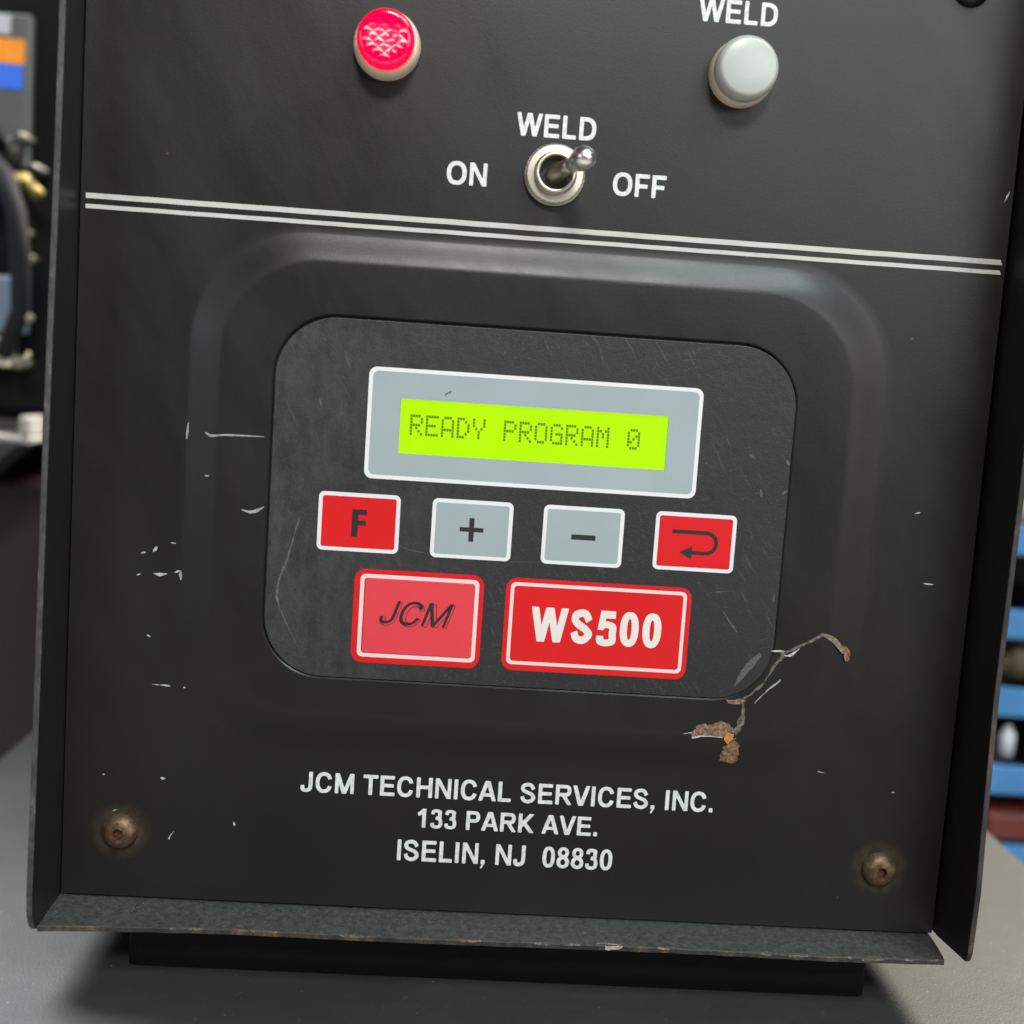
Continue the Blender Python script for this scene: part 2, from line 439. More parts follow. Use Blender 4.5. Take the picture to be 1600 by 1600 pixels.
def glyph(ch, X, Z, w):
    h = w * .86; a = .09
    A = ADV[ch]; r = A - a * .75
    if ch == 'I': return box_(X, Z, a, 0, a + w, 1)
    if ch == 'L': return mx(box_(X, Z, a, 0, a + w, 1), box_(X, Z, a, 0, r - .0, h))
    if ch == 'E': return mx(box_(X, Z, a, 0, a + w, 1), box_(X, Z, a, 0, r + .01, h), box_(X, Z, a, 1 - h, r - .01, 1), box_(X, Z, a, .5 - h * .42, r - .05, .5 + h * .55))
    if ch == 'F': return mx(box_(X, Z, a, 0, a + w, 1), box_(X, Z, a, 1 - h, r + .02, 1), box_(X, Z, a, .47 - h * .5, r - .06, .47 + h * .5))
    if ch == 'T': return mx(box_(X, Z, A / 2 - w / 2, 0, A / 2 + w / 2, 1), box_(X, Z, .03, 1 - h, A - .03, 1))
    if ch == 'H': return mx(box_(X, Z, a, 0, a + w, 1), box_(X, Z, r - w, 0, r, 1), box_(X, Z, a, .52 - h / 2, r, .52 + h / 2))
    if ch == 'N': return mx(box_(X, Z, a, 0, a + w * .93, 1), box_(X, Z, r - w * .93, 0, r, 1), para(X, Z, r - w * .5, a + w * .5, w * 1.08))
    if ch == 'M': return mx(box_(X, Z, a, 0, a + w * .9, 1), box_(X, Z, r - w * .9, 0, r, 1), para(X, Z, A / 2 + .0, a + w * .55, w * 1.08), para(X, Z, A / 2 - .0, r - w * .55, w * 1.08))
    if ch == 'A': return mx(para(X, Z, w * .55, A / 2 - .02, w * 1.08), para(X, Z, A - w * .55, A / 2 + .02, w * 1.08), box_(X, Z, .26, .22, A - .26, .22 + h * .9))
    if ch == 'V': return mx(para(X, Z, A / 2 - .02, w * .53, w * 1.08), para(X, Z, A / 2 + .02, A - w * .53, w * 1.08))
    if ch == 'W':
        q = A * .275; ww = w * 1.0
        return mx(para(X, Z, q + .01, w * .5, ww), para(X, Z, q + .02, A / 2 - .015, ww), para(X, Z, A - q - .02, A / 2 + .015, ww), para(X, Z, A - q - .01, A - w * .5, ww))
    if ch == 'K': return mx(box_(X, Z, a, 0, a + w, 1), np.minimum(para(X, Z, a - .18, r - w * .55, w * 1.35), X - a), np.minimum(para(X, Z, r - w * .40, a + .02 - (1 - .62) * .3, w * 1.3), np.minimum(.66 - Z, X - a)))
    if ch == 'O': return ringe(X, Z, A / 2, .5, A / 2 - .055, .515, w * 1.02, h)
    if ch == '0': return ringe(X, Z, A / 2, .5, A / 2 - .055, .505, w * 1.0, h * .92, 2.35)
    if ch == 'D':
        rx = A - a - .07
        o = np.where(X < a + rx * .35, np.minimum(X - a, np.minimum(Z, 1 - Z)), ell(X, Z, a + rx * .35, .5, rx * .65, .5, 2.5))
        i = np.where(X < a + rx * .35, np.minimum(X - a - w, np.minimum(Z - h, 1 - h - Z)), ell(X, Z, a + rx * .35, .5, rx * .65 - w, .5 - h, 2.4))
        return np.minimum(o, -i)
    if ch in 'PR':
        zb = .40 if ch == 'P' else .42
        cz = (1 + zb) / 2; hz = (1 - zb) / 2; x1 = r - .01; cx = x1 - hz * 1.02
        o = np.where(X < cx, np.minimum(X - a, np.minimum(Z - zb, 1 - Z)), ell(X, Z, cx, cz, hz * 1.02, hz, 2.3))
        i = np.where(X < cx, np.minimum(X - a - w, np.minimum(Z - zb - h, 1 - h - Z)), ell(X, Z, cx, cz, max(.02, hz * 1.02 - w), max(.02, hz - h), 2.2))
        g_ = mx(np.minimum(o, -i), box_(X, Z, a, 0, a + w, 1))
        if ch == 'R': g_ = mx(g_, np.minimum(para(X, Z, A - w * .62, a + w + .19, w * 1.15, 0, .52), .47 - Z))
        return g_
    if ch == 'C':
        o = ringe(X, Z, A / 2 - .0, .5, A / 2 - .065, .515, w, h)
        cut = np.minimum(X - A * .60, np.minimum(.645 + (X - .7) * .22 - Z, Z - .365 + (X - .7) * .22))
        return np.minimum(o, -cut)
    if ch == 'J': return spine(X, Z, [(A - .10 - w / 2, 1), (A - .10 - w / 2, .72), (A - .10 - w / 2, .34), (A - .15 - w / 2, .15), (A * .44, .075), (.17, .13), (.05 + w / 2, .33)], w, h)
    if ch == 'S' and w > .25: q = [(A - .085 - w / 2, .67), (A - .20 - w / 2, .85), (A / 2, .895), (.17 + w * .35, .84), (.085 + w / 2, .72), (.16 + w / 2, .60), (A / 2, .50), (A - .17 - w / 2, .40), (A - .085 - w / 2, .28), (A - .19 - w / 2, .16), (A / 2, .105), (.15 + w / 2, .16), (.07 + w / 2, .34)]
    elif ch == 'S': q = [(A - .08 - w / 2, .69), (A - .19 - w / 2, .86), (A / 2 - .0, .925), (.17 + w * .3, .87), (.06 + w / 2, .735), (.14 + w / 2, .60), (A / 2, .515), (A - .16 - w / 2, .43), (A - .065 - w / 2, .27), (A - .17 - w / 2, .13), (A / 2, .075), (.14 + w / 2, .14), (.045 + w / 2, .325)]
    if ch == 'S': return spine(X, Z, q, w, h)
    if ch == '1': return mx(box_(X, Z, .36, 0, .36 + w, 1), np.minimum(spine(X, Z, [(.12, .70), (.28, .77), (.43, .93)], w * .92, w * .9), X - .10))
    if ch == '3': return mx(spine(X, Z, [(.06 + w / 2, .73), (.20, .88), (.37, .925), (.56, .87), (A - .13 - w / 2, .74), (.55, .60), (.36, .535)], w * .95, h * .92),
                            spine(X, Z, [(.33, .535), (.55, .49), (A - .06 - w / 2, .29), (.56, .12), (.37, .07), (.18, .12), (.045 + w / 2, .28)], w * .98, h * .92))
    if ch == '8': return mx(ringe(X, Z, A / 2, .745, A / 2 - .09, .265, w * .92, h * .82, 2.1), ringe(X, Z, A / 2, .285, A / 2 - .05, .295, w, h * .86, 2.1))
    if ch == '5': return mx(box_(X, Z, .17, 1 - h, A - .09, 1), np.minimum(para(X, Z, .05 + w * .5, .14 + w * .5, w * .85, .42, 1.), Z - .44),
                            spine(X, Z, [(.07 + w * .3, .50), (.24, .575), (.42, .60), (.60, .53), (A - .05 - w / 2, .33), (.60, .13), (.38, .07), (.18, .12), (.045 + w / 2, .27)], w * 1.0, h * .9))
    if ch == '.': return box_(X, Z, .09, 0, .09 + w * 1.02, w * 1.02)
    if ch == ',': return mx(box_(X, Z, .09, 0, .09 + w * 1.02, w * 1.02), np.minimum(para(X, Z, .10, .09 + w * .72, w * .5, -.2, .05), .05 - Z))
    return np.full(X.shape, -1.)

def contour(F, xs, zs, y, mb, thick=.03, warp=None):
    """fill F>0 with polygons on the grid (marching squares) as one sheet at depth y facing -y"""
    nz, nx = F.shape; cache = {}; W = []
    wf = warp or (lambda a, b: (a, b))
    def vid(key, x, z):
        if key not in cache:
            cache[key] = len(W); a, b = wf(x, z); W.append((a, y, b))
        return cache[key]
    faces = []
    pos = F > 0
    rows, cols = np.where(pos[:-1, :-1] | pos[1:, :-1] | pos[:-1, 1:] | pos[1:, 1:])
    for j, i in zip(rows.tolist(), cols.tolist()):
        c = [(j, i), (j, i + 1), (j + 1, i + 1), (j + 1, i)]
        poly = []
        for k in range(4):
            a, b = c[k], c[(k + 1) % 4]
            fa, fb = F[a], F[b]
            if fa > 0: poly.append(vid(a, xs[a[1]], zs[a[0]]))
            if (fa > 0) != (fb > 0):
                t = fa / (fa - fb); key = (min(a, b), max(a, b))
                poly.append(vid(key, xs[a[1]] + t * (xs[b[1]] - xs[a[1]]), zs[a[0]] + t * (zs[b[0]] - zs[a[0]])))
        if len(poly) >= 3: faces.append(tuple(reversed(poly)))
    mb.add(W, faces)

def text_sheet(name, s, x0, x1, z0, z1, y, mat, parent, w=.19, res=26, shear=0.0, slope=0.0, track=0.0, outline=None, dx=0, dz=0):
    tot = sum(ADV[c] + track for c in s) - track
    # ink runs from the first bearing to the last one
    ink0, ink1 = .07, tot - .06
    kx = (x1 - x0) / (ink1 - ink0 + shear); kz = z1 - z0
    mb = MB(); pen = 0.0
    for ch in s:
        if ch != ' ':
            A = ADV[ch]; pad = .12
            xs = np.linspace(-pad, A + pad, int((A + 2 * pad) * res) + 1); zs = np.linspace(-.28, 1.1, int(1.38 * res) + 1)
            X, Z = np.meshgrid(xs, zs); F = glyph(ch, X, Z, w)
            if outline: F = np.minimum(F, outline - F)
            def wp(a, b, pen=pen):
                xx = x0 + (pen + a - ink0 + shear * b) * kx + dx
                return (xx, z0 + b * kz + slope * (xx - x0) + dz)
            contour(F, xs, zs, y, mb, warp=wp)
        pen += ADV[ch] + track
    return finish(name, mb, mat, parent, recalc=False)

def sheet_rr(mb, x0, z0, x1, z1, r, y, t=.05, mi=0, nc=8):
    """thin plate with rounded corners, front at y, edge going back t"""
    mb.rings([rr(x0, z0, x1, z1, r, y + t, nc), rr(x0, z0, x1, z1, r, y, nc)], mi, False, True)
def frame_rr(mb, x0, z0, x1, z1, r, bw, y, t=.05, mi=0, nc=8):
    mb.rings([rr(x0, z0, x1, z1, r, y + t, nc), rr(x0, z0, x1, z1, r, y, nc), rr(x0 + bw, z0 + bw, x1 - bw, z1 - bw, max(.12, r - bw * .6), y, nc), rr(x0 + bw, z0 + bw, x1 - bw, z1 - bw, max(.12, r - bw * .6), y + t, nc)], mi)

# ================================================================== THE SETTING
BT = -186.0
def bench_mat():
    t = NT("bench_top_steel")
    a = t.noise(60, 5, .6); b = t.noise(9, 6, .7, (1, 1.8, 1)); c3 = t.noise(1.2, 3)
    c = t.ramp(a, [(.3, (.029, .0285, .0265)), (.7, (.045, .044, .041))])
    c = t.mix(t.math('MULTIPLY', t.ramp(b, [(.35, 0.), (.7, 1.)]), .35), c, (.026, .026, .025))
    c = t.mix(t.ramp(c3, [(.72, 0.), (.78, .5)]), c, (.025, .025, .025))
    c = t.mix(t.ramp(t.noise(.9, 2, .5), [(.73, 0.), (.77, 1.)]), c, (.20, .20, .19))
    c = t.mix(t.ramp(t.noise(2.0, 3, .6, (1, .12, 1), (0, 0, .6)), [(.66, 0.), (.74, .35)]), c, (.10, .10, .095))
    t.set(Base_Color=c, Roughness=.5, Metallic=.0, Specular=.35)
    t.bump(t.math('ADD', b, t.noise(.7, 3, .6)), .35, .2)
    return t.m
bench = thing("work_bench", "worn grey steel work bench top that the black control box stands on", "bench", (110, 200, BT - 800))
mb = MB(); mb.box(-68, -90, BT - 6, 290, 560, BT, 0)
finish("bench_top", mb, bench_mat(), bench, bevel=.8)
M_frame = flat("bench_frame_paint", (.03, .032, .035), .5)
mb = MB(); mb.box(-60, -80, BT - 46, 282, 550, BT - 6.3)
finish("apron", mb, M_frame, bench)
for lx in (-58, 240):
    for ly in (-78, 508):
        mb = MB(); mb.box(lx, ly, BT - 800, lx + 40, ly + 40, BT - 46.3)
        finish("leg", mb, M_frame, bench, loc=(lx, ly, BT - 800))
def floor_mat():
    t = NT("workshop_concrete")
    c = t.ramp(t.noise(180, 5, .6), [(.3, (.27, .26, .24)), (.7, (.34, .33, .30))])
    t.set(Base_Color=c, Roughness=.7); t.bump(t.noise(6, 4), .3, .5); return t.m
mb = MB(); mb.box(-4000, -4000, BT - 820, 4500, 3200, BT - 800)
o = finish("floor", mb, floor_mat()); o['kind'] = 'structure'
mb = MB(); mb.box(-4000, 2600, BT - 800, 4500, 2650, 2600)
o = finish("wall", mb, flat("dark_workshop_wall", (.05, .045, .045), .8, var=.2, size=400)); o['kind'] = 'structure'

# ================================================================== CONTROL BOX
BOX = thing("control_box", "black sheet metal weld controller with lit green display, red and grey keys and white lettering", "control box", (110, 120, BT))
H = 2.2                               # height of the raised field
ZB, ZT = -169.5, 77.0
# ---- front panel with its raised field and the shallow recess for the keypad film
def bo(o, y): return rr(26.2 + o * 1.25, -131.0 + o * (1.7 if o > 0 else 1), 194.0 - o * 1.35, -5.0 - o, 27.5 - o * .75, y, 14, 8)
loops = [rr(0.2, ZB, 219.8, ZT, .3, 1.5, 14, 8), rr(0.2, ZB, 219.8, ZT, .3, .0, 14, 8), bo(-1.5, 0)]
for k in range(13):
    t_ = k / 12
    hgt = H * (t_ * t_ * (3 - 2 * t_)) if t_ < .55 else None
    s_ = (3 * t_ ** 2 - 2 * t_ ** 3) * .35 + t_ * .65
    loops.append(bo(6.6 * t_, -H * s_))
loops.append(bo(7.1, -H - .02)); loops.append(bo(9, -H - .02))
def ov(o, y): return rr(46.3 + o, -111.3 + o, 172.0 - o, -23.6 - o, 15.0 - o, y, 14, 8)
loops += [ov(-1.2, -H - .02), ov(0, -H), ov(.34, -H + .30), ov(.36, -H + 1.3), ov(2.5, -H + 1.32), ov(3, -H + 1.6)]
mb = MB(); mb.rings(loops, 0, False, True, True)
front = finish("front_panel", mb, M_panel, BOX, recalc=True)
for p in front.data.polygons:
    if len(p.vertices) > 4: p.use_smooth = False
front.data.set_sharp_from_angle(angle=R(24))

# ---- cover: sides, top, lower lip
def side_sheet(name, prof, xa, xb, mats, x_edge_mi):
    """prof: (y,z) outline; first n_front verts form the front edge"""
    mb = MB(); n = len(prof[0]); P = prof[0]; nf = prof[1]
    mb.add([(xa, y, z) for y, z in P], [tuple(range(n))], 0)
    mb.add([(xb, y, z) for y, z in P], [tuple(range(n - 1, -1, -1))], 0)
    for i in range(n):
        j = (i + 1) % n
        mb.add([(xa, *P[i]), (xa, *P[j]), (xb, *P[j]), (xb, *P[i])], [(0, 1, 2, 3)], x_edge_mi if i < nf else 0)
    o = finish(name, mb, mats, BOX)
    # weld the sheet
    import bmesh
    b = bmesh.new(); b.from_mesh(o.data); bmesh.ops.remove_doubles(b, verts=b.verts, dist=1e-6)
    bmesh.ops.recalc_face_normals(b, faces=b.faces); b.to_mesh(o.data); b.free()
    md = o.modifiers.new('bevel', 'BEVEL'); md.width = .00028; md.segments = 2; md.limit_method = 'ANGLE'
    return o
L = [(-13.0, 79.0), (-13.0, 34), (-13.6, 15), (-14.3, -4), (-15.2, -22), (-16.0, -40), (-16.9, -64), (-17.6, -90), (-18.3, -117), (-19.4, -147), (-19.9, -161), (-19.5, -166.5), (-17.9, -169.8), (-16.0, -171.4)]
side_sheet("side_panel", (L + [(260, -171.4), (260, 79.0)], len(L) - 1), -1.6, -.15, [M_cover, M_edgeL], 1)
Rr_ = [(-17.5, 79.0), (-17.5, 0), (-18.2, -50), (-17.6, -83), (-17.2, -104), (-17.9, -120), (-18.4, -135), (-19.3, -150), (-18.6, -165.8), (-17.6, -168.3)]
side_sheet("side_panel", (Rr_ + [(-1.0, -169.9), (260, -171.4), (260, 79.0)], len(Rr_) - 1), 220.9, 222.3, [M_cover, M_edge], 1)
mb = MB(); mb.box(-1.6, -13, 79.2, 222.3, 260, 80.6)
finish("top_panel", mb, M_cover, BOX)
mb = MB(); mb.box(0.0, 258, -170, 220.7, 259.4, 79)
finish("back_panel", mb, M_cover, BOX)
# lower lip: slightly wavy sheet, dusty upper face and worn front edge, mitred at the right
mb = MB(); n = 44
xs = [-.15 + (219.4 + .15) * i / n for i in range(n + 1)]
def lipy(x): return -(16.0 - 2.9 * min(1, max(0, x / 45.)) ** .7 - .25 * math.sin(x / 19.) - .0 - 1.3 * max(0, (x - 190) / 30.)) - .12 * math.sin(x * .7)
def liptop(x): return -170.1 - .12 * math.sin(x / 31.)
rows = []
for x in xs:
    f = lipy(x); z = liptop(x); xe = min(x, 219.4)
    rows.append([(xe, 255, z), (xe, 0.0, z), (xe - (.0 if x < 215 else .3), f * .5, z - .25), (xe - (.0 if x < 219 else .9), f + .25, z - .62), (xe - (0 if x < 219 else 1.), f, z - .85), (xe - (0 if x < 219 else 1.), f, z - 1.85), (xe - (0 if x < 219 else .9), f + .25, z - 2.0), (xe, 255, z - 1.6)])
m_ = len(rows[0]); vs = [p for r_ in rows for p in r_]
for k in range(m_):
    mi = 1 if k in (3, 4, 5) else 0
    mb.add([], [], 0)
base = len(mb.v); mb.v += vs
for i in range(n):
    for k in range(m_):
        k2 = (k + 1) % m_
        mb.f.append((i * m_ + k, i * m_ + k2, (i + 1) * m_ + k2, (i + 1) * m_ + k)); mb.mi.append(1 if k in (3, 4, 5) else 0); mb.sm.append(False)
mb.f.append(tuple(range(m_))); mb.mi.append(0); mb.sm.append(False)
mb.f.append(tuple(n * m_ + k for k in range(m_ - 1, -1, -1))); mb.mi.append(0); mb.sm.append(False)
lip = finish("lower_lip", mb, [M_lip, M_edge], BOX)
lip["label"] = "dusty lower lip with worn brown front edge"
# base block the box stands on
mb = MB()
lo = [(x, y, -172.2) for x, y in [(a, c_) for a, _, c_ in rr(17.3, -3.0, 203.2, 240, 3.0, 0)]]
hi = [(x, y, BT + .05) for x, y, _ in lo]
mb.rings([lo, hi], 0, True, True, True)
finish("base_block", mb, flat("black_rubber", (.005, .005, .005), .8, var=.2, spec=.2), BOX)

# ---- paint: stripes and lettering on the panel
for za, zb in ((.14, -1.08), (-2.4, -3.38)):
    mb = MB(); n = 60
    for i in range(n):
        a = i / n; b_ = (i + 1) / n
        xa = 1.35 + 217.6 * a; xb = 1.35 + 217.6 * b_
        ja = .05 * math.sin(i * 1.7) + .03 * math.sin(i * .6)
        jb = .05 * math.sin((i + 1) * 1.7) + .03 * math.sin((i + 1) * .6)
        mb.add([(xa, -.03, zb + ja * .4 + .15 * a), (xb, -.03, zb + jb * .4 + .15 * b_), (xb - (.5 if i == n - 1 else 0), -.03, za + jb * .4 + .15 * b_), (xa, -.03, za + ja * .4 + .15 * a)], [(0, 1, 2, 3)])
    finish("stripe", mb, M_stripe, front, recalc=False)
TX = [("JCM TECHNICAL SERVICES, INC.", 57.7, 160.6, -140.6, -135.45, .205), ("133 PARK AVE.", 86.7, 132.0, -148.3, -143.4, .205), ("ISELIN, NJ  08830", 82.2, 136.2, -157.0, -151.6, .205)]
for s_, a, b_, z0, z1, ww in TX: text_sheet("lettering", s_, a, b_, z0, z1, -.03, M_letter, front, ww)
for s_, a, b_, z0, z1, ww in [("WELD", 140.9, 159.3, 49.7, 55.0, .21), ("WELD", 100.3, 118.8, 20.6, 25.9, .21), ("ON", 84.5, 93.9, 8.3, 13.6, .21), ("OFF", 123.7, 136.2, 8.6, 13.9, .21)]:
    text_sheet("lettering", s_, a, b_, z0, z1, -.03, M_letter, front, ww)

# ---- chips and scratches in the paint
def blob(name, pts, y, mat, parent, jag=.0, th=.04, seed=1):
    rnd = random.Random(seed)
    P = []
    n = len(pts)
    for i in range(n):
        a, b_ = pts[i], pts[(i + 1) % n]
        L_ = math.hypot(a[0] - b_[0], a[1] - b_[1]); k = max(1, int(L_ / .45)) if jag else 1
        for j in range(k):
            t_ = j / k; P.append((a[0] + (b_[0] - a[0]) * t_ + rnd.uniform(-jag, jag), a[1] + (b_[1] - a[1]) * t_ + rnd.uniform(-jag, jag)))
    mb = MB(); n = len(P)
    mb.add([(x, y, z) for x, z in P] + [(x, y + th, z) for x, z in P], [tuple(range(n))] + [(i, (i + 1) % n, n + (i + 1) % n, n + i) for i in range(n)])
    return finish(name, mb, mat, parent)
def streak(name, pts, ws, y, mat, parent, seed=1, jag=.05):
    rnd = random.Random(seed); P = smooth(pts, 5); n = len(P); lo_, hi_ = [], []
    for i, p in enumerate(P):
        d = P[min(i + 1, n - 1)] - P[max(i - 1, 0)]; d = d / (np.linalg.norm(d) + 1e-9)
        t_ = i / (n - 1) * (len(ws) - 1); k = min(int(t_), len(ws) - 2); w_ = ws[k] + (ws[k + 1] - ws[k]) * (t_ - k)
        a = w_ / 2 + rnd.uniform(-jag, jag) * (w_ > .1); b_ = w_ / 2 + rnd.uniform(-jag, jag) * (w_ > .1)
        a = max(a, .02); b_ = max(b_, .02)
        lo_.append((p[0] - d[1] * a, p[1] + d[0] * a)); hi_.append((p[0] + d[1] * b_, p[1] - d[0] * b_))
    mb = MB(); yy = y if callable(y) else (lambda x, z: y)
    mb.add([(x, yy(x, z), z) for x, z in lo_ + hi_], [(i, i + 1, n + i + 1, n + i) for i in range(n - 1)])
    return finish(name, mb, mat, parent)
def panel_y(x, z, e=.05):
    """surface depth of the panel's raised field"""
    if z < -104: z = -130.5 + (z + 131.0) / 1.7
    r = 27.0; qx = abs(x - 110.1) - (83.9 - r); qz = abs(z + 67.75) - (62.75 - r)
    d = -(math.hypot(max(qx, 0), max(qz, 0)) + min(max(qx, qz), 0) - r)
    t_ = min(1, max(0, d / 6.6)); return -H * ((3 * t_ ** 2 - 2 * t_ ** 3) * .35 + t_ * .65) - e
F_ = -.03
for i, (pts, ws) in enumerate([
    ([(16.9, -83.5), (17.9, -83.3)], [.25, .45, .2]), ([(19.7, -83.0), (20.2, -82.4), (20.5, -81.7)], [.3, .8, .3]),
    ([(15.9, -89.0), (16.9, -88.6)], [.1, .4, .1]), ([(19.9, -88.3), (21.4, -88.5), (23.2, -88.2)], [.1, .9, .1]), ([(24.9, -87.8), (26.1, -87.3)], [.1, .5, .3]),
    ([(20.5, -115.6), (23.5, -115.7), (25.0, -115.8)], [.06, .15, .5, .1]), ([(28.1, -116), (28.6, -115.9)], [.2, .4, .2]),
    ([(23.4, -139.0), (24.6, -139.1)], [.3, .8, .2]), ([(9.4, -138.7), (9.9, -138.9)], [.2, .4, .2]), ([(41.7, -149.2), (41.9, -150.3)], [.2, .6, .1]),
    ([(26.0, -154.5), (26.3, -153.6), (27.2, -152.3)], [.4, .2, .06]), ([(207.8, -79.4), (210.6, -79.5)], [.05, .5, .05]), ([(217.8, 13.8), (218.4, 15.4), (218.8, 16.4)], [.1, .45, .1]),
    ([(23.8, -80.6), (25.0, -80.7)], [.1, .35, .1]), ([(18.9, -103.5), (19.8, -103.8)], [.2, .45, .1]), ([(204.0, -62.3), (205.4, -61.8)], [.05, .35, .05]),
    ([(205.5, -133), (206.3, -133)], [.1, .3, .1]), ([(186.0, -128.6), (188.0, -128.9)], [.05, .2, .05]), ([(12.0, -148.0), (13.3, -147.4)], [.05, .25, .05])]):
    streak("paint_chip", pts, ws, F_, M_blot, front, i)
streak("scratch", [(31.2, -53.5), (33.0, -54.2), (36, -53.8), (45.2, -53.6)], [.3, .8, .35, .5, .1], panel_y, flat("scratch_pale", (.30, .29, .275), .6, var=.3, size=1), front, 3)
M_scr = bpy.data.materials["scratch_pale"]
streak("scratch", [(26.9, -51.5), (26.6, -55.5)], [.3, .7, .3], panel_y, M_scr, front, 4)
streak("scratch", [(40.6, -71.3), (43.2, -71.7), (45.9, -70.3)], [.15, .6, .9, .2], panel_y, M_scr, front, 5)
streak("scratch", [(31.6, -63.8), (32.8, -63.7)], [.3, .5, .1], panel_y, M_scr, front, 6)
streak("scratch", [(26.3, -87.2), (26.6, -89.5)], [.3, .9, .3], panel_y, M_scr, front, 6)
# the long chip at the lower right corner of the film
M_scar = rust_mat("scar_grey", (.025, .022, .020), (.12, .105, .085), (.26, .24, .20), 1.1)
def on_h(e): return lambda x, z: panel_y(x, z, e)
streak("scratch", [(163.2, -111.3), (166.2, -109.7), (170.0, -106.0), (171.9, -102.0), (174.5, -98.8)], [.8, .5, .4, .7, .5], on_h(.03), M_scar, front, 11, .22)
streak("scratch", [(173.4, -98.9), (178.4, -96.2), (183.4, -93.2)], [.9, .6, .9], on_h(.035), M_scar, front, 12, .2)
streak("paint_chip", [(174.4, -99.1), (176.0, -98.8), (178.0, -97.0)], [.1, .8, .1], on_h(.06), M_blot, front, 13)
streak("paint_chip", [(170.9, -98.1), (174.2, -97.9)], [.1, .6, .1], on_h(.05), M_blot, front, 14)
streak("scratch", [(183.0, -93.2), (186.0, -94.3), (188.8, -97.0)], [.6, 1.4, 1.2], on_h(.08), rust_mat("scar_olive", (.06, .05, .03), (.20, .17, .10), (.34, .30, .20), .9), front, 15)
streak("rust_patch", [(188.2, -96.4), (190.0, -97.4), (190.4, -99.8)], [1.2, 2.2, 1.5, 1.0], on_h(.1), M_rust, front, 16, .25)
streak("scratch", [(168.0, -111.5), (171.0, -108.0), (174.0, -105.2)], [.1, .35, .4], on_h(.03), M_scr, front, 17, .12)
streak("scratch", [(165.3, -111.6), (165.3, -115.0), (164.2, -118.6), (162.0, -118.5)], [.7, 1.2, 1.5, 1.0], on_h(.05), M_scar, front, 18, .4)
blob("rust_patch", [(153.2, -120.8), (153.0, -119.4), (155, -117.4), (157.2, -117.5), (160, -116.4), (162.3, -116.9), (163.1, -118.5), (162.6, -120.2), (160.3, -120.7), (157, -120.3)], -H - .10, M_rust, front, .22, seed=4)
streak("paint_chip", [(150.8, -120.1), (153.0, -119.7)], [.05, .3], -H - .12, M_blot, front, 19)
streak("paint_chip", [(153.2, -121.0), (156.2, -120.4), (160.8, -120.5)], [.45, .3, .15], -H - .12, M_blot, front, 20)
streak("paint_chip", [(156.2, -119.6), (159.0, -118.9), (161.0, -118.2)], [.1, .3, .2], -H - .13, M_scar, front, 21)
blob("rust_patch", [(161.5, -119.4), (163.4, -119.5), (163.4, -120.9), (162.2, -122.1), (161.3, -121.2)], -H - .13, M_rusty, front, .18, seed=5)
streak("rust_patch", [(163.2, -120.6), (163.4, -122.6), (163.1, -125.0), (162.7, -127.2)], [1.6, 3.0, 4.4, 3.2], on_h(.11), M_rust, front, 22, .5)
blob("rust_patch", [(160.9, -110.95), (164.8, -110.7), (166.0, -110.9), (164.4, -111.9), (161.5, -111.9)], -H - .10, M_rust, front, .08, seed=8)
# wear on the front edge of the lip and the cover
blob_pts = [(131.5, -171.3), (133.4, -170.4), (137.5, -170.9), (138.3, -171.9), (136.6, -172.4), (134.0, -172.3)]
def lip_mark(x0, x1, hgt, mat, seed):
    rnd = random.Random(seed); mb = MB(); n = 12; a = []
    for i in range(n + 1):
        x = x0 + (x1 - x0) * i / n; e = math.sin(math.pi * i / n) ** .5
        a.append((x, e * hgt * rnd.uniform(.6, 1.)))
    vs = []
    for x, h_ in a:
        f = lipy(x); z = liptop(x)
        vs += [(x, f + .25 + h_, z - .62 + h_ * .05 + .03), (x, f - .03, z - .83), (x, f - .03, z - .9 - h_ * .8)]
    mb.add(vs, [(3 * i + k, 3 * i + k + 1, 3 * i + k + 4, 3 * i + k + 3) for i in range(n) for k in (0, 1)])
    finish("worn_patch", mb, mat, lip)
lip_mark(132, 137.5, 1.2, M_blot, 1); lip_mark(134.2, 138.4, .9, flat("bare_primer_pink", (.40, .26, .20), .6, var=.3, size=1), 2)
for i, (a, b_, h_) in enumerate([(117, 128, .35), (147, 153, .35), (172, 184, .7), (30, 38, .3), (49, 55, .45), (194, 204, .7), (208, 217, .5), (98, 104, .25), (70, 76, .3)]):
    lip_mark(a, b_, h_, (M_scar, M_rust, M_scar)[i % 3], i + 5)

# ---- keypad film
mb = MB()
def ovf(o, y): return rr(46.3 + .85 + o, -111.3 + .52 + o, 172.0 - .42 - o, -23.6 - .95 - o, 14.4 - o, y, 14, 8)
LX0, LZ0, LX1, LZ1 = 76.95, -55.45, 141.1, -42.45
mb.rings([ovf(0, -H + 1.29), ovf(0, -H + .34), ovf(.12, -H + .28), rr(LX0 - .3, LZ0 - .3, LX1 + .3, LZ1 + .3, .2, -H + .28, 14, 8), rr(LX0 - .3, LZ0 - .3, LX1 + .3, LZ1 + .3, .2, -H + 1.2, 14, 8)], 0)
film = finish("keypad_film", mb, M_over, BOX)
FY = -H + .28
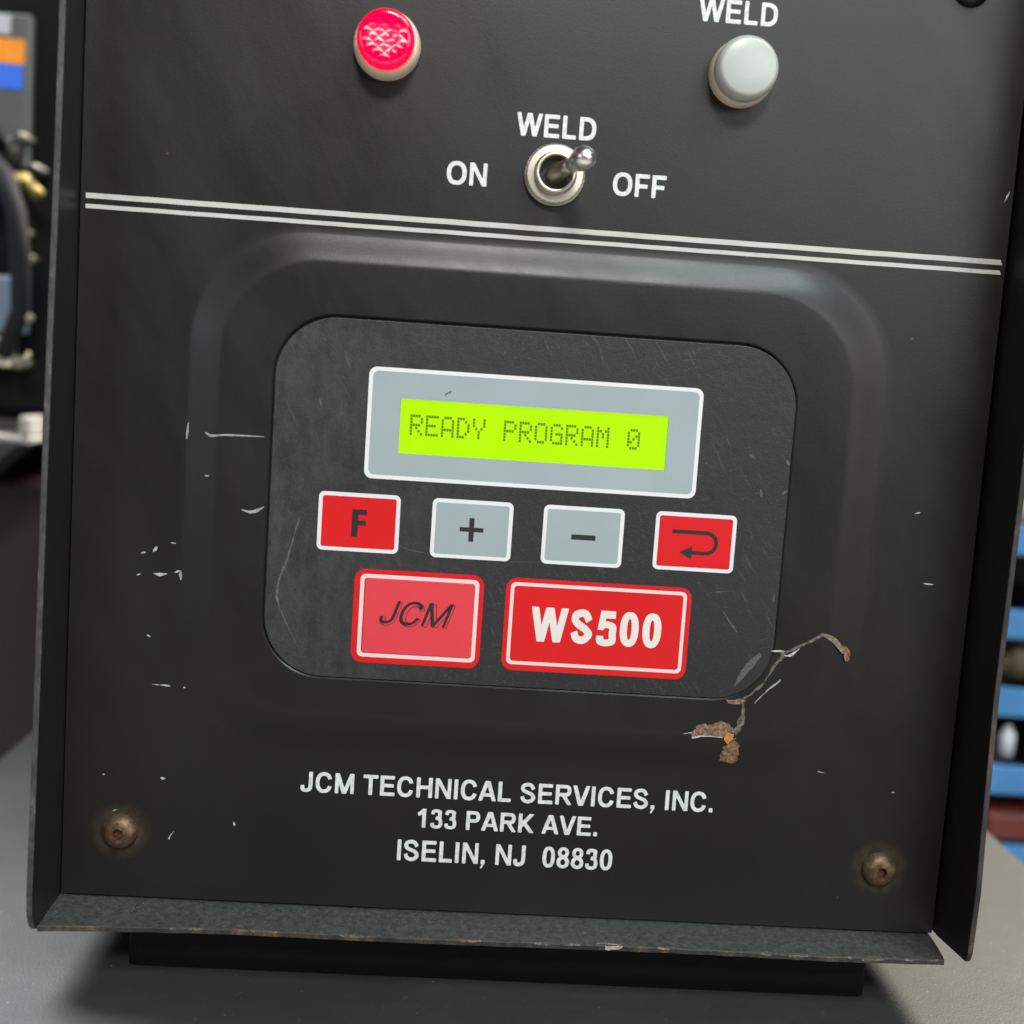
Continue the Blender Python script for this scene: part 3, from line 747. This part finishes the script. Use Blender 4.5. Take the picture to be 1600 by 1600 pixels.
# faint cracks in the film
M_hair = flat("film_crease", (.085, .095, .09), .5)
streak("crease", [(78.3, -77.6), (81.5, -78.6), (85.8, -79.2)], [.05, .14, .14, .05], FY - .03, M_hair, film, 1, .01)
streak("crease", [(105.5, -80.0), (112.8, -79.6)], [.12, .1, .05], FY - .03, M_hair, film, 2, .01)
streak("crease", [(56.0, -104.8), (50.0, -92.0), (52.6, -80.2), (54.4, -72.0)], [.02, .5, .35, .1], FY - .03, flat("film_scuff", (.09, .092, .09), .6, var=.4, size=.8), film, 3, .2)
M_ding = flat("film_ding", (.085, .087, .087), .5, var=.4, size=.7)
for i, (pts, ws) in enumerate([([(164.8, -58.6), (165.2, -60.4)], [.2, .9, .2]), ([(170.6, -51.0), (171.2, -52.4)], [.2, .8, .1]), ([(170.0, -59.5), (171.4, -58.4)], [.1, .7, .1]), ([(161.2, -50.2), (163.0, -51.2)], [.1, .5, .1]),
    ([(172.0 - 1.5, -84.0), (170.4, -86)], [.1, .5, .1]), ([(57.7, -43.8), (58.3, -45.6)], [.1, .4, .1]), ([(63.0, -32.0), (64.6, -36.2)], [.05, .25, .05]), ([(110.0, -26.5), (112.0, -30.2)], [.05, .2, .05]), ([(123.2, -27.5), (124.4, -31)], [.05, .2, .05]),
    ([(158.0, -88.5), (160.5, -92.0), (162.2, -94.0)], [.05, .35, .5, .1]), ([(154.5, -84.6), (160, -83.8)], [.05, .25, .05]), ([(168.5, -99.0), (165.4, -103.0), (162.6, -107.6)], [.8, 1.9, 1.5, .2])]):
    streak("ding", pts, ws, FY - .025, M_ding if i < 11 else flat("film_rub", (.085, .086, .086), .55, var=.5, size=.5), film, i, .08)

# ---- display
mb = MB()
frame_rr(mb, 69.1, -61.85, 149.0, -35.3, 1.9, .95, FY - .10, .1, 0)
disp = finish("display", mb, M_white, BOX)
mb = MB()
mb.rings([rr(70.0, -60.95, 148.1, -36.2, 1.0, FY - .02, 8), rr(70.0, -60.95, 148.1, -36.2, 1.0, FY - .06, 8), rr(LX0, LZ0, LX1, LZ1, .15, FY - .06, 8), rr(LX0, LZ0, LX1, LZ1, .15, FY + .72, 8)], 0)
finish("display_surround", mb, M_grey, disp)
mb = MB(); mb.box(LX0 - .25, FY + .62, LZ0 - .25, LX1 + .25, FY + .70, LZ1 + .25)
finish("screen", mb, M_lcd, disp)
streak("smudge", [(87.2, -41.0), (87.9, -40.5), (88.9, -39.9)], [.2, .45, .1], FY - .09, flat("smudge_ink", (.10, .11, .10), .6), disp, 2, .15)
PAT = {'R': "11110 10001 10001 11110 10100 10010 10001", 'E': "11111 10000 10000 11110 10000 10000 11111", 'A': "01110 10001 10001 10001 11111 10001 10001", 'D': "11100 10010 10001 10001 10001 10010 11100",
       'Y': "10001 10001 10001 01010 00100 00100 00100", 'P': "11110 10001 10001 11110 10000 10000 10000", 'O': "01110 10001 10001 10001 10001 10001 01110", 'G': "01110 10001 10000 10111 10001 10001 01111",
       'M': "10001 11011 10101 10101 10001 10001 10001", '0': "01110 10001 10011 10101 11001 10001 01110"}
pitch = 3.73
for i, ch in enumerate("READY PROGRAM 0"):
    if ch == ' ': continue
    mb = MB(); x_ = 79.35 + i * pitch; zt = -46.05 + .0 * i
    for r_, row in enumerate(PAT[ch].split()):
        for c_, b_ in enumerate(row):
            if b_ == '1':
                a = x_ + c_ * .62; z = zt - r_ * .72
                mb.add([(a, FY + .60, z), (a + .53, FY + .60, z), (a + .53, FY + .60, z - .62), (a, FY + .60, z - .62)], [(0, 3, 2, 1)])
    finish("character", mb, M_seg, disp, recalc=False)

# ---- keys
def key(x0, x1, z0, z1, face, border, name, label):
    mb = MB(); sheet_rr(mb, x0, z0, x1, z1, 1.35, FY - .09, .1, 0)
    k = finish(name, mb, border, BOX); k['label'] = label
    mb = MB(); sheet_rr(mb, x0 + .95, z0 + .95, x1 - .95, z1 - .95, .55, FY - .15, .05, 0)
    finish("key_face", mb, face, k)
    return k
KY = FY - .19
M_wr = flat("print_white_key", (.74, .72, .76), .42, var=.03)
kf = key(58.75, 78.25, -79.75, -65.6, M_red, M_wr, "key", "red key with a black letter F")
mb = MB(); mb.box(66.85, KY, -76.15, 68.35, KY + .03, -69.5)
mb.box(68.35, KY, -70.8, 70.4, KY + .03, -69.5); mb.box(68.35, KY, -73.35, 70.25, KY + .03, -72.15)
finish("symbol", mb, M_ink, kf)
kp = key(85.9, 105.35, -79.9, -65.6, M_grey, M_white, "key", "grey key with a black plus sign")
mb = MB(); mb.box(92.75, KY, -73.25, 98.45, KY + .03, -72.2); mb.box(94.95, KY, -75.6, 96.15, KY + .03, -73.26); mb.box(94.95, KY, -72.19, 96.15, KY + .03, -69.9)
finish("symbol", mb, M_ink, kp)
km = key(112.7, 132.3, -79.85, -65.5, M_grey, M_white, "key", "grey key with a black minus sign")
mb = MB(); mb.box(119.75, KY, -73.55, 125.6, KY + .03, -72.3)
finish("symbol", mb, M_ink, km)
ke = key(139.95, 159.75, -79.55, -65.35, M_red, M_wr, "key", "red key with a black return arrow")
xs = np.linspace(142, 158, 130); zs = np.linspace(-78, -68, 84); X, Z = np.meshgrid(xs, zs)
Fa = spine(X, Z, [(144.2, -70.0), (152.2, -70.0)] + [(152.6 + 2.5 * math.sin(R(a)), -72.5 + 2.5 * math.cos(R(a))) for a in range(10, 180, 17)] + [(152.0, -75.0), (148.6, -75.0)], .95, .95, k=0)
tri_ = np.minimum(np.minimum(149.3 - X, ((X - 146.2) * .52 - np.abs(Z + 75.0)) * .88), X - 146.0)
mb = MB(); contour(np.maximum(Fa, tri_), xs, zs, KY, mb)
finish("symbol", mb, M_ink, ke, recalc=False)

# ---- badges
mb = MB(); sheet_rr(mb, 68.25, -106.75, 99.5, -83.75, 2.7, FY - .09, .1, 0)
b1 = finish("badge", mb, M_red, BOX); b1['label'] = "red badge with black slanted letters on a pale insert"
mb = MB(); frame_rr(mb, 69.7, -105.3, 98.35, -84.95, 1.3, .95, FY - .13, .04, 0); finish("badge_border", mb, M_pink, b1)
mb = MB(); mb.rings([rr(70.9, -104.2, 97.3, -86.0, .35, FY - .08, 8), rr(70.9, -104.2, 97.3, -86.0, .35, FY - .26, 8), rr(71.05, -104.05, 97.15, -86.15, .25, FY - .30, 8)], 0, False, True)
finish("insert_plate", mb, M_pale, b1)
text_sheet("lettering", "JCM", 74.3, 92.6, -96.9, -91.1, FY - .34, M_ink, b1, .135, 40, .34, 0.0)
text_sheet("lettering", "JCM", 74.3, 92.6, -96.9, -91.1, FY - .325, M_ink, b1, .20, 40, .34, 0.0, outline=.028, dx=.42, dz=-.32)
mb = MB(); sheet_rr(mb, 104.85, -106.6, 150.25, -83.75, 2.7, FY - .09, .1, 0)
b2 = finish("badge", mb, M_red, BOX); b2['label'] = "red badge with white model lettering inside a thin white border"
mb = MB(); frame_rr(mb, 106.0, -105.1, 149.1, -84.8, 1.3, .85, FY - .13, .04, 0); finish("badge_border", mb, M_pink, b2)
text_sheet("lettering", "WS500", 111.9, 143.4, -99.1, -90.55, FY - .14, flat("lettering_cream", (.76, .70, .66), .45, var=.04), b2, .255, 40, 0, 0.0, track=.03)

# ---- indicator lamps
def lamp(x, z, kind, label):
    mb = MB()
    rb = 7.75
    mb.lathe([(rb, .3), (rb, -1.2), (rb - .15, -2.6), (rb - .55, -3.8), (rb - 1.0, -4.3), (rb - 1.4, -4.3)], x, z, 56)
    b = finish("indicator_lamp", mb, M_bezel, BOX, loc=(x, 0, z)); b['label'] = label
    mb = MB()
    if kind == 'red':
        mb.lathe([(6.55, -3.8), (6.6, -6.4), (6.45, -7.6), (6.05, -8.5), (5.55, -8.9), (5.0, -8.9)], x, z, 56, smooth=True)
        finish("lens", mb, M_redlens, b, loc=(x, 0, z))
        mb = MB(); p = 1.6; rad = 5.1
        c45 = math.sqrt(.5)
        zc = MB()
        for i in range(-8, 9):
            for j in range(-8, 9):
                u, v = (i - j) * p * .86, (i + j) * p * .86 * .8
                if math.hypot(u, v) > rad - .35: continue
                a, b2_ = p * .86, p * .86 * .8
                yb, yt = -8.45, -9.55
                q = [(x + u + a, yb, z + v), (x + u, yb, z + v + b2_), (x + u - a, yb, z + v), (x + u, yb, z + v - b2_), (x + u, yt, z + v)]
                zc.add(q, [(0, 1, 4), (1, 2, 4), (2, 3, 4), (3, 0, 4)])
        zc.lathe([(5.2, -8.4), (.01, -8.4)], x, z, 40, smooth=False)
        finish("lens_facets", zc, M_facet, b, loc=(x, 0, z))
    else:
        mb.lathe([(7.25, -3.4), (7.3, -5.6), (7.15, -6.6), (6.7, -7.7), (6.2, -8.2), (5.9, -8.3), (2.5, -8.45), (.01, -8.5)], x, z, 56, smooth=True)
        finish("lens", mb, M_milky, b, loc=(x, 0, z))
    return b
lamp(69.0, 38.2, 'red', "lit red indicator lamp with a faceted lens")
lamp(151.8, 38.4, 'white', "unlit milky white indicator lamp")

# ---- toggle switch
TXc, TZ = 109.7, 12.1
mb = MB()
n = 72; prof = []
def gear(r, y, amp):
    return [(TXc + (r + amp * (k % 2)) * math.cos(2 * math.pi * k / n), y, TZ + (r + amp * (k % 2)) * math.sin(2 * math.pi * k / n)) for k in range(n)]
mb.rings([gear(7.15, 0, 0), gear(7.15, -.9, 0), gear(6.95, -1.1, 0), gear(6.2, -1.15, 0)], 0)
mb.rings([gear(6.75, -1.0, .14), gear(6.75, -2.3, .14), gear(6.45, -2.65, .05), gear(5.05, -2.75, 0), gear(4.95, -2.3, 0)], 0)
sw = finish("toggle_switch", mb, M_nickel, BOX, loc=(TXc, 0, TZ)); sw['label'] = "nickel toggle switch thrown to the right"
mb = MB()
mb.lathe([(4.95, -1.5), (4.95, -3.2), (4.75, -3.45), (4.75, -3.8), (4.9, -4.0), (4.75, -4.2), (4.75, -4.5), (4.55, -4.8), (4.0, -4.85), (3.85, -4.6), (3.75, -1.6)], TXc, TZ, 48)
finish("bushing", mb, M_nickel, sw, loc=(TXc, 0, TZ))
mb = MB(); mb.lathe([(3.85, -1.7), (2.6, -1.9), (.01, -2.0)], TXc, TZ, 32)
finish("switch_throat", mb, M_hole, sw, loc=(TXc, 0, TZ))
A0 = Vector((TXc - .2, -1.8, TZ - .1)); A1 = Vector((115.3, -16.6, 13.9)); dv = (A1 - A0).normalized(); LL = (A1 - A0).length
prof = [(0, 2.3), (1.5, 2.5), (3.0, 2.2), (5, 1.9), (LL - 6.5, 1.85), (LL - 5.0, 2.0), (LL - 3.6, 2.4), (LL - 1.8, 2.7), (LL - .2, 2.62), (LL + .8, 2.15), (LL + 1.5, 1.4), (LL + 1.8, .4)]
mb = MB(); mb.tube([A0 + dv * a for a, _ in prof[:5]], [b_ for _, b_ in prof[:5]], 24)
finish("lever", mb, M_lever, sw)
mb = MB(); mb.tube([A0 + dv * a for a, _ in prof[4:]], [b_ for _, b_ in prof[4:]], 28)
finish("lever_tip", mb, M_chrome, sw)

# ---- screws
def screw(x, z, mat, sock, label, rot):
    mb = MB(); n = 48
    pr = [(4.45, 0), (4.45, -.35), (4.2, -1.0), (3.6, -1.75), (2.8, -2.25), (2.1, -2.42)]
    loops = [[(x + r * math.cos(2 * math.pi * i / n), y, z + r * math.sin(2 * math.pi * i / n)) for i in range(n)] for r, y in pr]
    def hexl(R_, y):
        L_ = []
        for i in range(n):
            a = 2 * math.pi * i / n; q = (a + rot) % (math.pi / 3) - math.pi / 6
            rr_ = R_ * math.cos(math.pi / 6) / math.cos(q); L_.append((x + rr_ * math.cos(a), y, z + rr_ * math.sin(a)))
        return L_
    loops += [hexl(1.45, -2.46)]
    mb.rings(loops, 0, smooth=True)
    s = finish("screw", mb, mat, BOX, loc=(x, 0, z)); s['label'] = label
    mb = MB(); mb.rings([hexl(1.45, -2.46), hexl(1.36, -1.1)], 0, False, True)
    finish("hex_socket", mb, sock, s, loc=(x, 0, z))
    return s
screw(14.1, -153.0, M_screw, M_sock, "rusted button head screw at the panel's lower left", .3)
screw(204.3, -153.3, M_screw, M_sock, "rusted button head screw at the panel's lower right", .1)
screw(204.5, 62.2, M_darkscrew, M_gap, "blackened button head screw at the panel's upper right", 0)
screw(14.1, 62.0, M_darkscrew, M_gap, "blackened button head screw at the panel's upper left", .4)

# ================================================================== BACKGROUND, LEFT
WM = thing("welding_machine", "dark blurred machine with striped sticker behind the box at left", "machine", (-260, 430, BT - 800))
M_wm = flat("machine_dark_paint", (.005, .0045, .005), .75, var=.3, size=60, spec=.15)
mb = MB(); mb.box(-480, 262, -70, -72, 640, 300, ch=6); finish("housing", mb, M_wm, WM)
mb = MB(); mb.box(-480, 285, BT - 790, -64, 640, -98, ch=4); finish("pedestal", mb, flat("maroon_dark_paint", (.014, .006, .007), .6, var=.3, size=60), WM)
mb = MB(); mb.box(-170, 255, 40, -101.5, 261.5, 104, ch=1.0); fp = finish("face_plate", mb, flat("grey_plate_paint", (.085, .09, .085), .5), WM)
mb = MB(); mb.box(-140, 254.2, 83, -104, 254.9, 93.2, 0); finish("sticker", mb, flat("sticker_orange", (.85, .27, .01), .5), fp)["label"] = "orange stripe sticker"
mb = MB(); mb.box(-140, 254.2, 72.5, -104.5, 254.9, 82.7, 0); finish("sticker", mb, flat("sticker_blue", (.03, .14, .70), .5), fp)["label"] = "blue stripe sticker"
mb = MB(); mb.box(-140, 254.2, 95, -110, 254.9, 103, 0); finish("sticker", mb, flat("sticker_white", (.45, .44, .46), .5), fp)["label"] = "white sticker"
mb = MB(); mb.lathe([(9.5, 255), (9.5, 247), (7.6, 244), (5.8, 244.5), (5.2, 251), (.01, 251)], -113, 45, 36, mis=[0, 0, 0, 1, 1]); finish("port_ring", mb, [M_darkscrew, M_gap], WM)
mb = MB(); mb.tube([(-130, 250, 46), (-114, 238, 42), (-103, 232, 33), (-97, 230, 18), (-95.5, 232, 0), (-98, 240, -22), (-108, 250, -40)], 4.2, 16)
finish("hose", mb, flat("hose_rubber", (.012, .012, .015), .7, spec=.25), WM)
M_bolt = metal("dull_bolt_steel", (.28, .26, .24), .6)
M_brass = metal("brass", (.30, .24, .10), .55)
mb = MB(); mb.tube([(-112, 246, 33), (-97, 243, 33)], [3.4, 3.4], 6); mb.tube([(-97.2, 243, 32), (-91.5, 242, 27)], [2.6, 2.6], 12); finish("brass_fitting", mb, M_brass, WM)
for bx, bz, br, c_ in ((-101.5, 52, 1.6, .5), (-95.8, 39.5, 1.7, .3), (-101.5, 12.3, 2.0, .3), (-100.2, 1.5, 2.3, .6), (-101.5, -44.0, 2.4, .5)):
    mb = MB(); mb.lathe([(br, 262), (br, 247), (br * .8, 245.5), (.01, 245)], bx, bz, 18); finish("bolt", mb, M_bolt, WM)
mb = MB(); mb.tube([(-100.5, 240, -19.5), (-98, 240, -21.5), (-92.8, 240, -25.3)], [2.2, 1.7, 1.4], 12); finish("latch_pin", mb, M_chrome, WM)
mb = MB(); mb.box(-150, 250, -31.5, -101.2, 262, -6.8, ch=1); finish("name_plate", mb, flat("plate_blue_grey", (.15, .20, .27), .5), WM)
mb = MB(); mb.box(-150, 249, -46, -106, 260, -33, ch=.5); finish("label_plate", mb, flat("label_cream", (.48, .46, .36), .6), WM)
mb = MB(); mb.tube([(-100, 243, -45), (-97, 243, -42.5), (-95, 243, -39)], [1.8, 1.4, 1.0], 10); finish("latch_pin", mb, M_lever, WM)
tr_ = thing("tray", "pale metal tray edge with upturned end under the machine at left", "tray", (-150, 262, -78))
mb = MB(); mb.box(-220, 240, -78.5, -92.5, 284, -75.2, ch=.8); finish("tray_base", mb, flat("tray_paint", (.36, .34, .32), .45), tr_)
mb = MB(); mb.box(-97.5, 240, -75.0, -93, 284, -66.4, ch=.8); finish("tray_end", mb, bpy.data.materials["tray_paint"], tr_)
mb = MB(); mb.add([(-200, 236, -79), (-97, 236, -79), (-112, 236, -93), (-200, 236, -93), (-200, 262, -79), (-97, 262, -79), (-112, 262, -93), (-200, 262, -93)], [(0, 3, 2, 1), (4, 5, 6, 7), (0, 1, 5, 4), (1, 2, 6, 5), (2, 3, 7, 6), (3, 0, 4, 7)])
finish("bracket", mb, flat("bracket_grey", (.03, .03, .035), .6), tr_)

# ================================================================== BACKGROUND, RIGHT
RK = thing("storage_rack", "dark storage rack with bright blue shelf fronts behind the box at right", "rack", (450, 330, BT - 800))
M_blue = flat("shelf_blue_paint", (.05, .20, .44), .45, var=.15, size=40)
M_rack = flat("rack_dark_paint", (.02, .02, .024), .5)
for k, (za, zb) in enumerate([(-101.2, -86.5), (-140.5, -127.0), (-177.5, -164.0), (-215, -201.3), (-64, -50), (-27, -13), (10, 24), (-252, -239.5)]):
    mb = MB(); mb.box(349.5, 252, za, 610, 255, zb, ch=.6); mb.box(349.5, 255.2, za, 610, 420, za + 2, 1)
    finish("shelf", mb, [M_blue, M_rack], RK)
for ux in (337, 605):
    mb = MB(); mb.box(ux, 258, BT - 800, ux + 10, 268, 60); finish("upright", mb, M_rack, RK, loc=(ux, 258, BT - 800))
    mb = MB(); mb.box(ux, 412, BT - 800, ux + 10, 422, 60); finish("upright", mb, M_rack, RK, loc=(ux, 412, BT - 800))
mb = MB(); mb.box(340, 424, BT - 800, 615, 428, 60); finish("rack_back", mb, M_rack, RK)
def bottle(x, y, z, r, h, mat, label, cat):
    mb = MB(); prof = [(r, z), (r, z + h * .7), (r * .8, z + h * .8), (r * .45, z + h * .86), (r * .45, z + h), (.01, z + h)]
    n = 24; L_ = [[(x + q * math.cos(2 * math.pi * i / n), y + q * math.sin(2 * math.pi * i / n), zz) for i in range(n)] for q, zz in prof]
    mb.rings(L_, 0, True, False, True)
    o = finish(cat.replace(' ', '_'), mb, mat, None, loc=(x, y, z)); o['label'] = label; o['category'] = cat
bottle(361.5, 262, -199.0, 3.6, 15, flat("knob_white", (.62, .62, .66), .3), "small white bottle standing on a lower blue shelf of the rack", "bottle")
bottle(356.5, 262, -86.0, 4.5, 12, flat("jar_cream", (.42, .42, .33), .4), "cream coloured jar standing on the blue shelf beside the cover's right edge", "jar")
bottle(364.5, 268, -161.8, 6, 18, flat("jar_olive", (.10, .085, .05), .4), "dull olive jar standing on the second lowest blue shelf", "jar")
mb = MB(); mb.box(352, 250, -236.5, 470, 330, -224, ch=1.5)
o = finish("red_box", mb, flat("box_red", (.12, .02, .015), .5), None, loc=(410, 290, -236.5)); o['label'] = "dull red box lying on the lowest blue shelf beyond the bench edge"; o['category'] = "box"
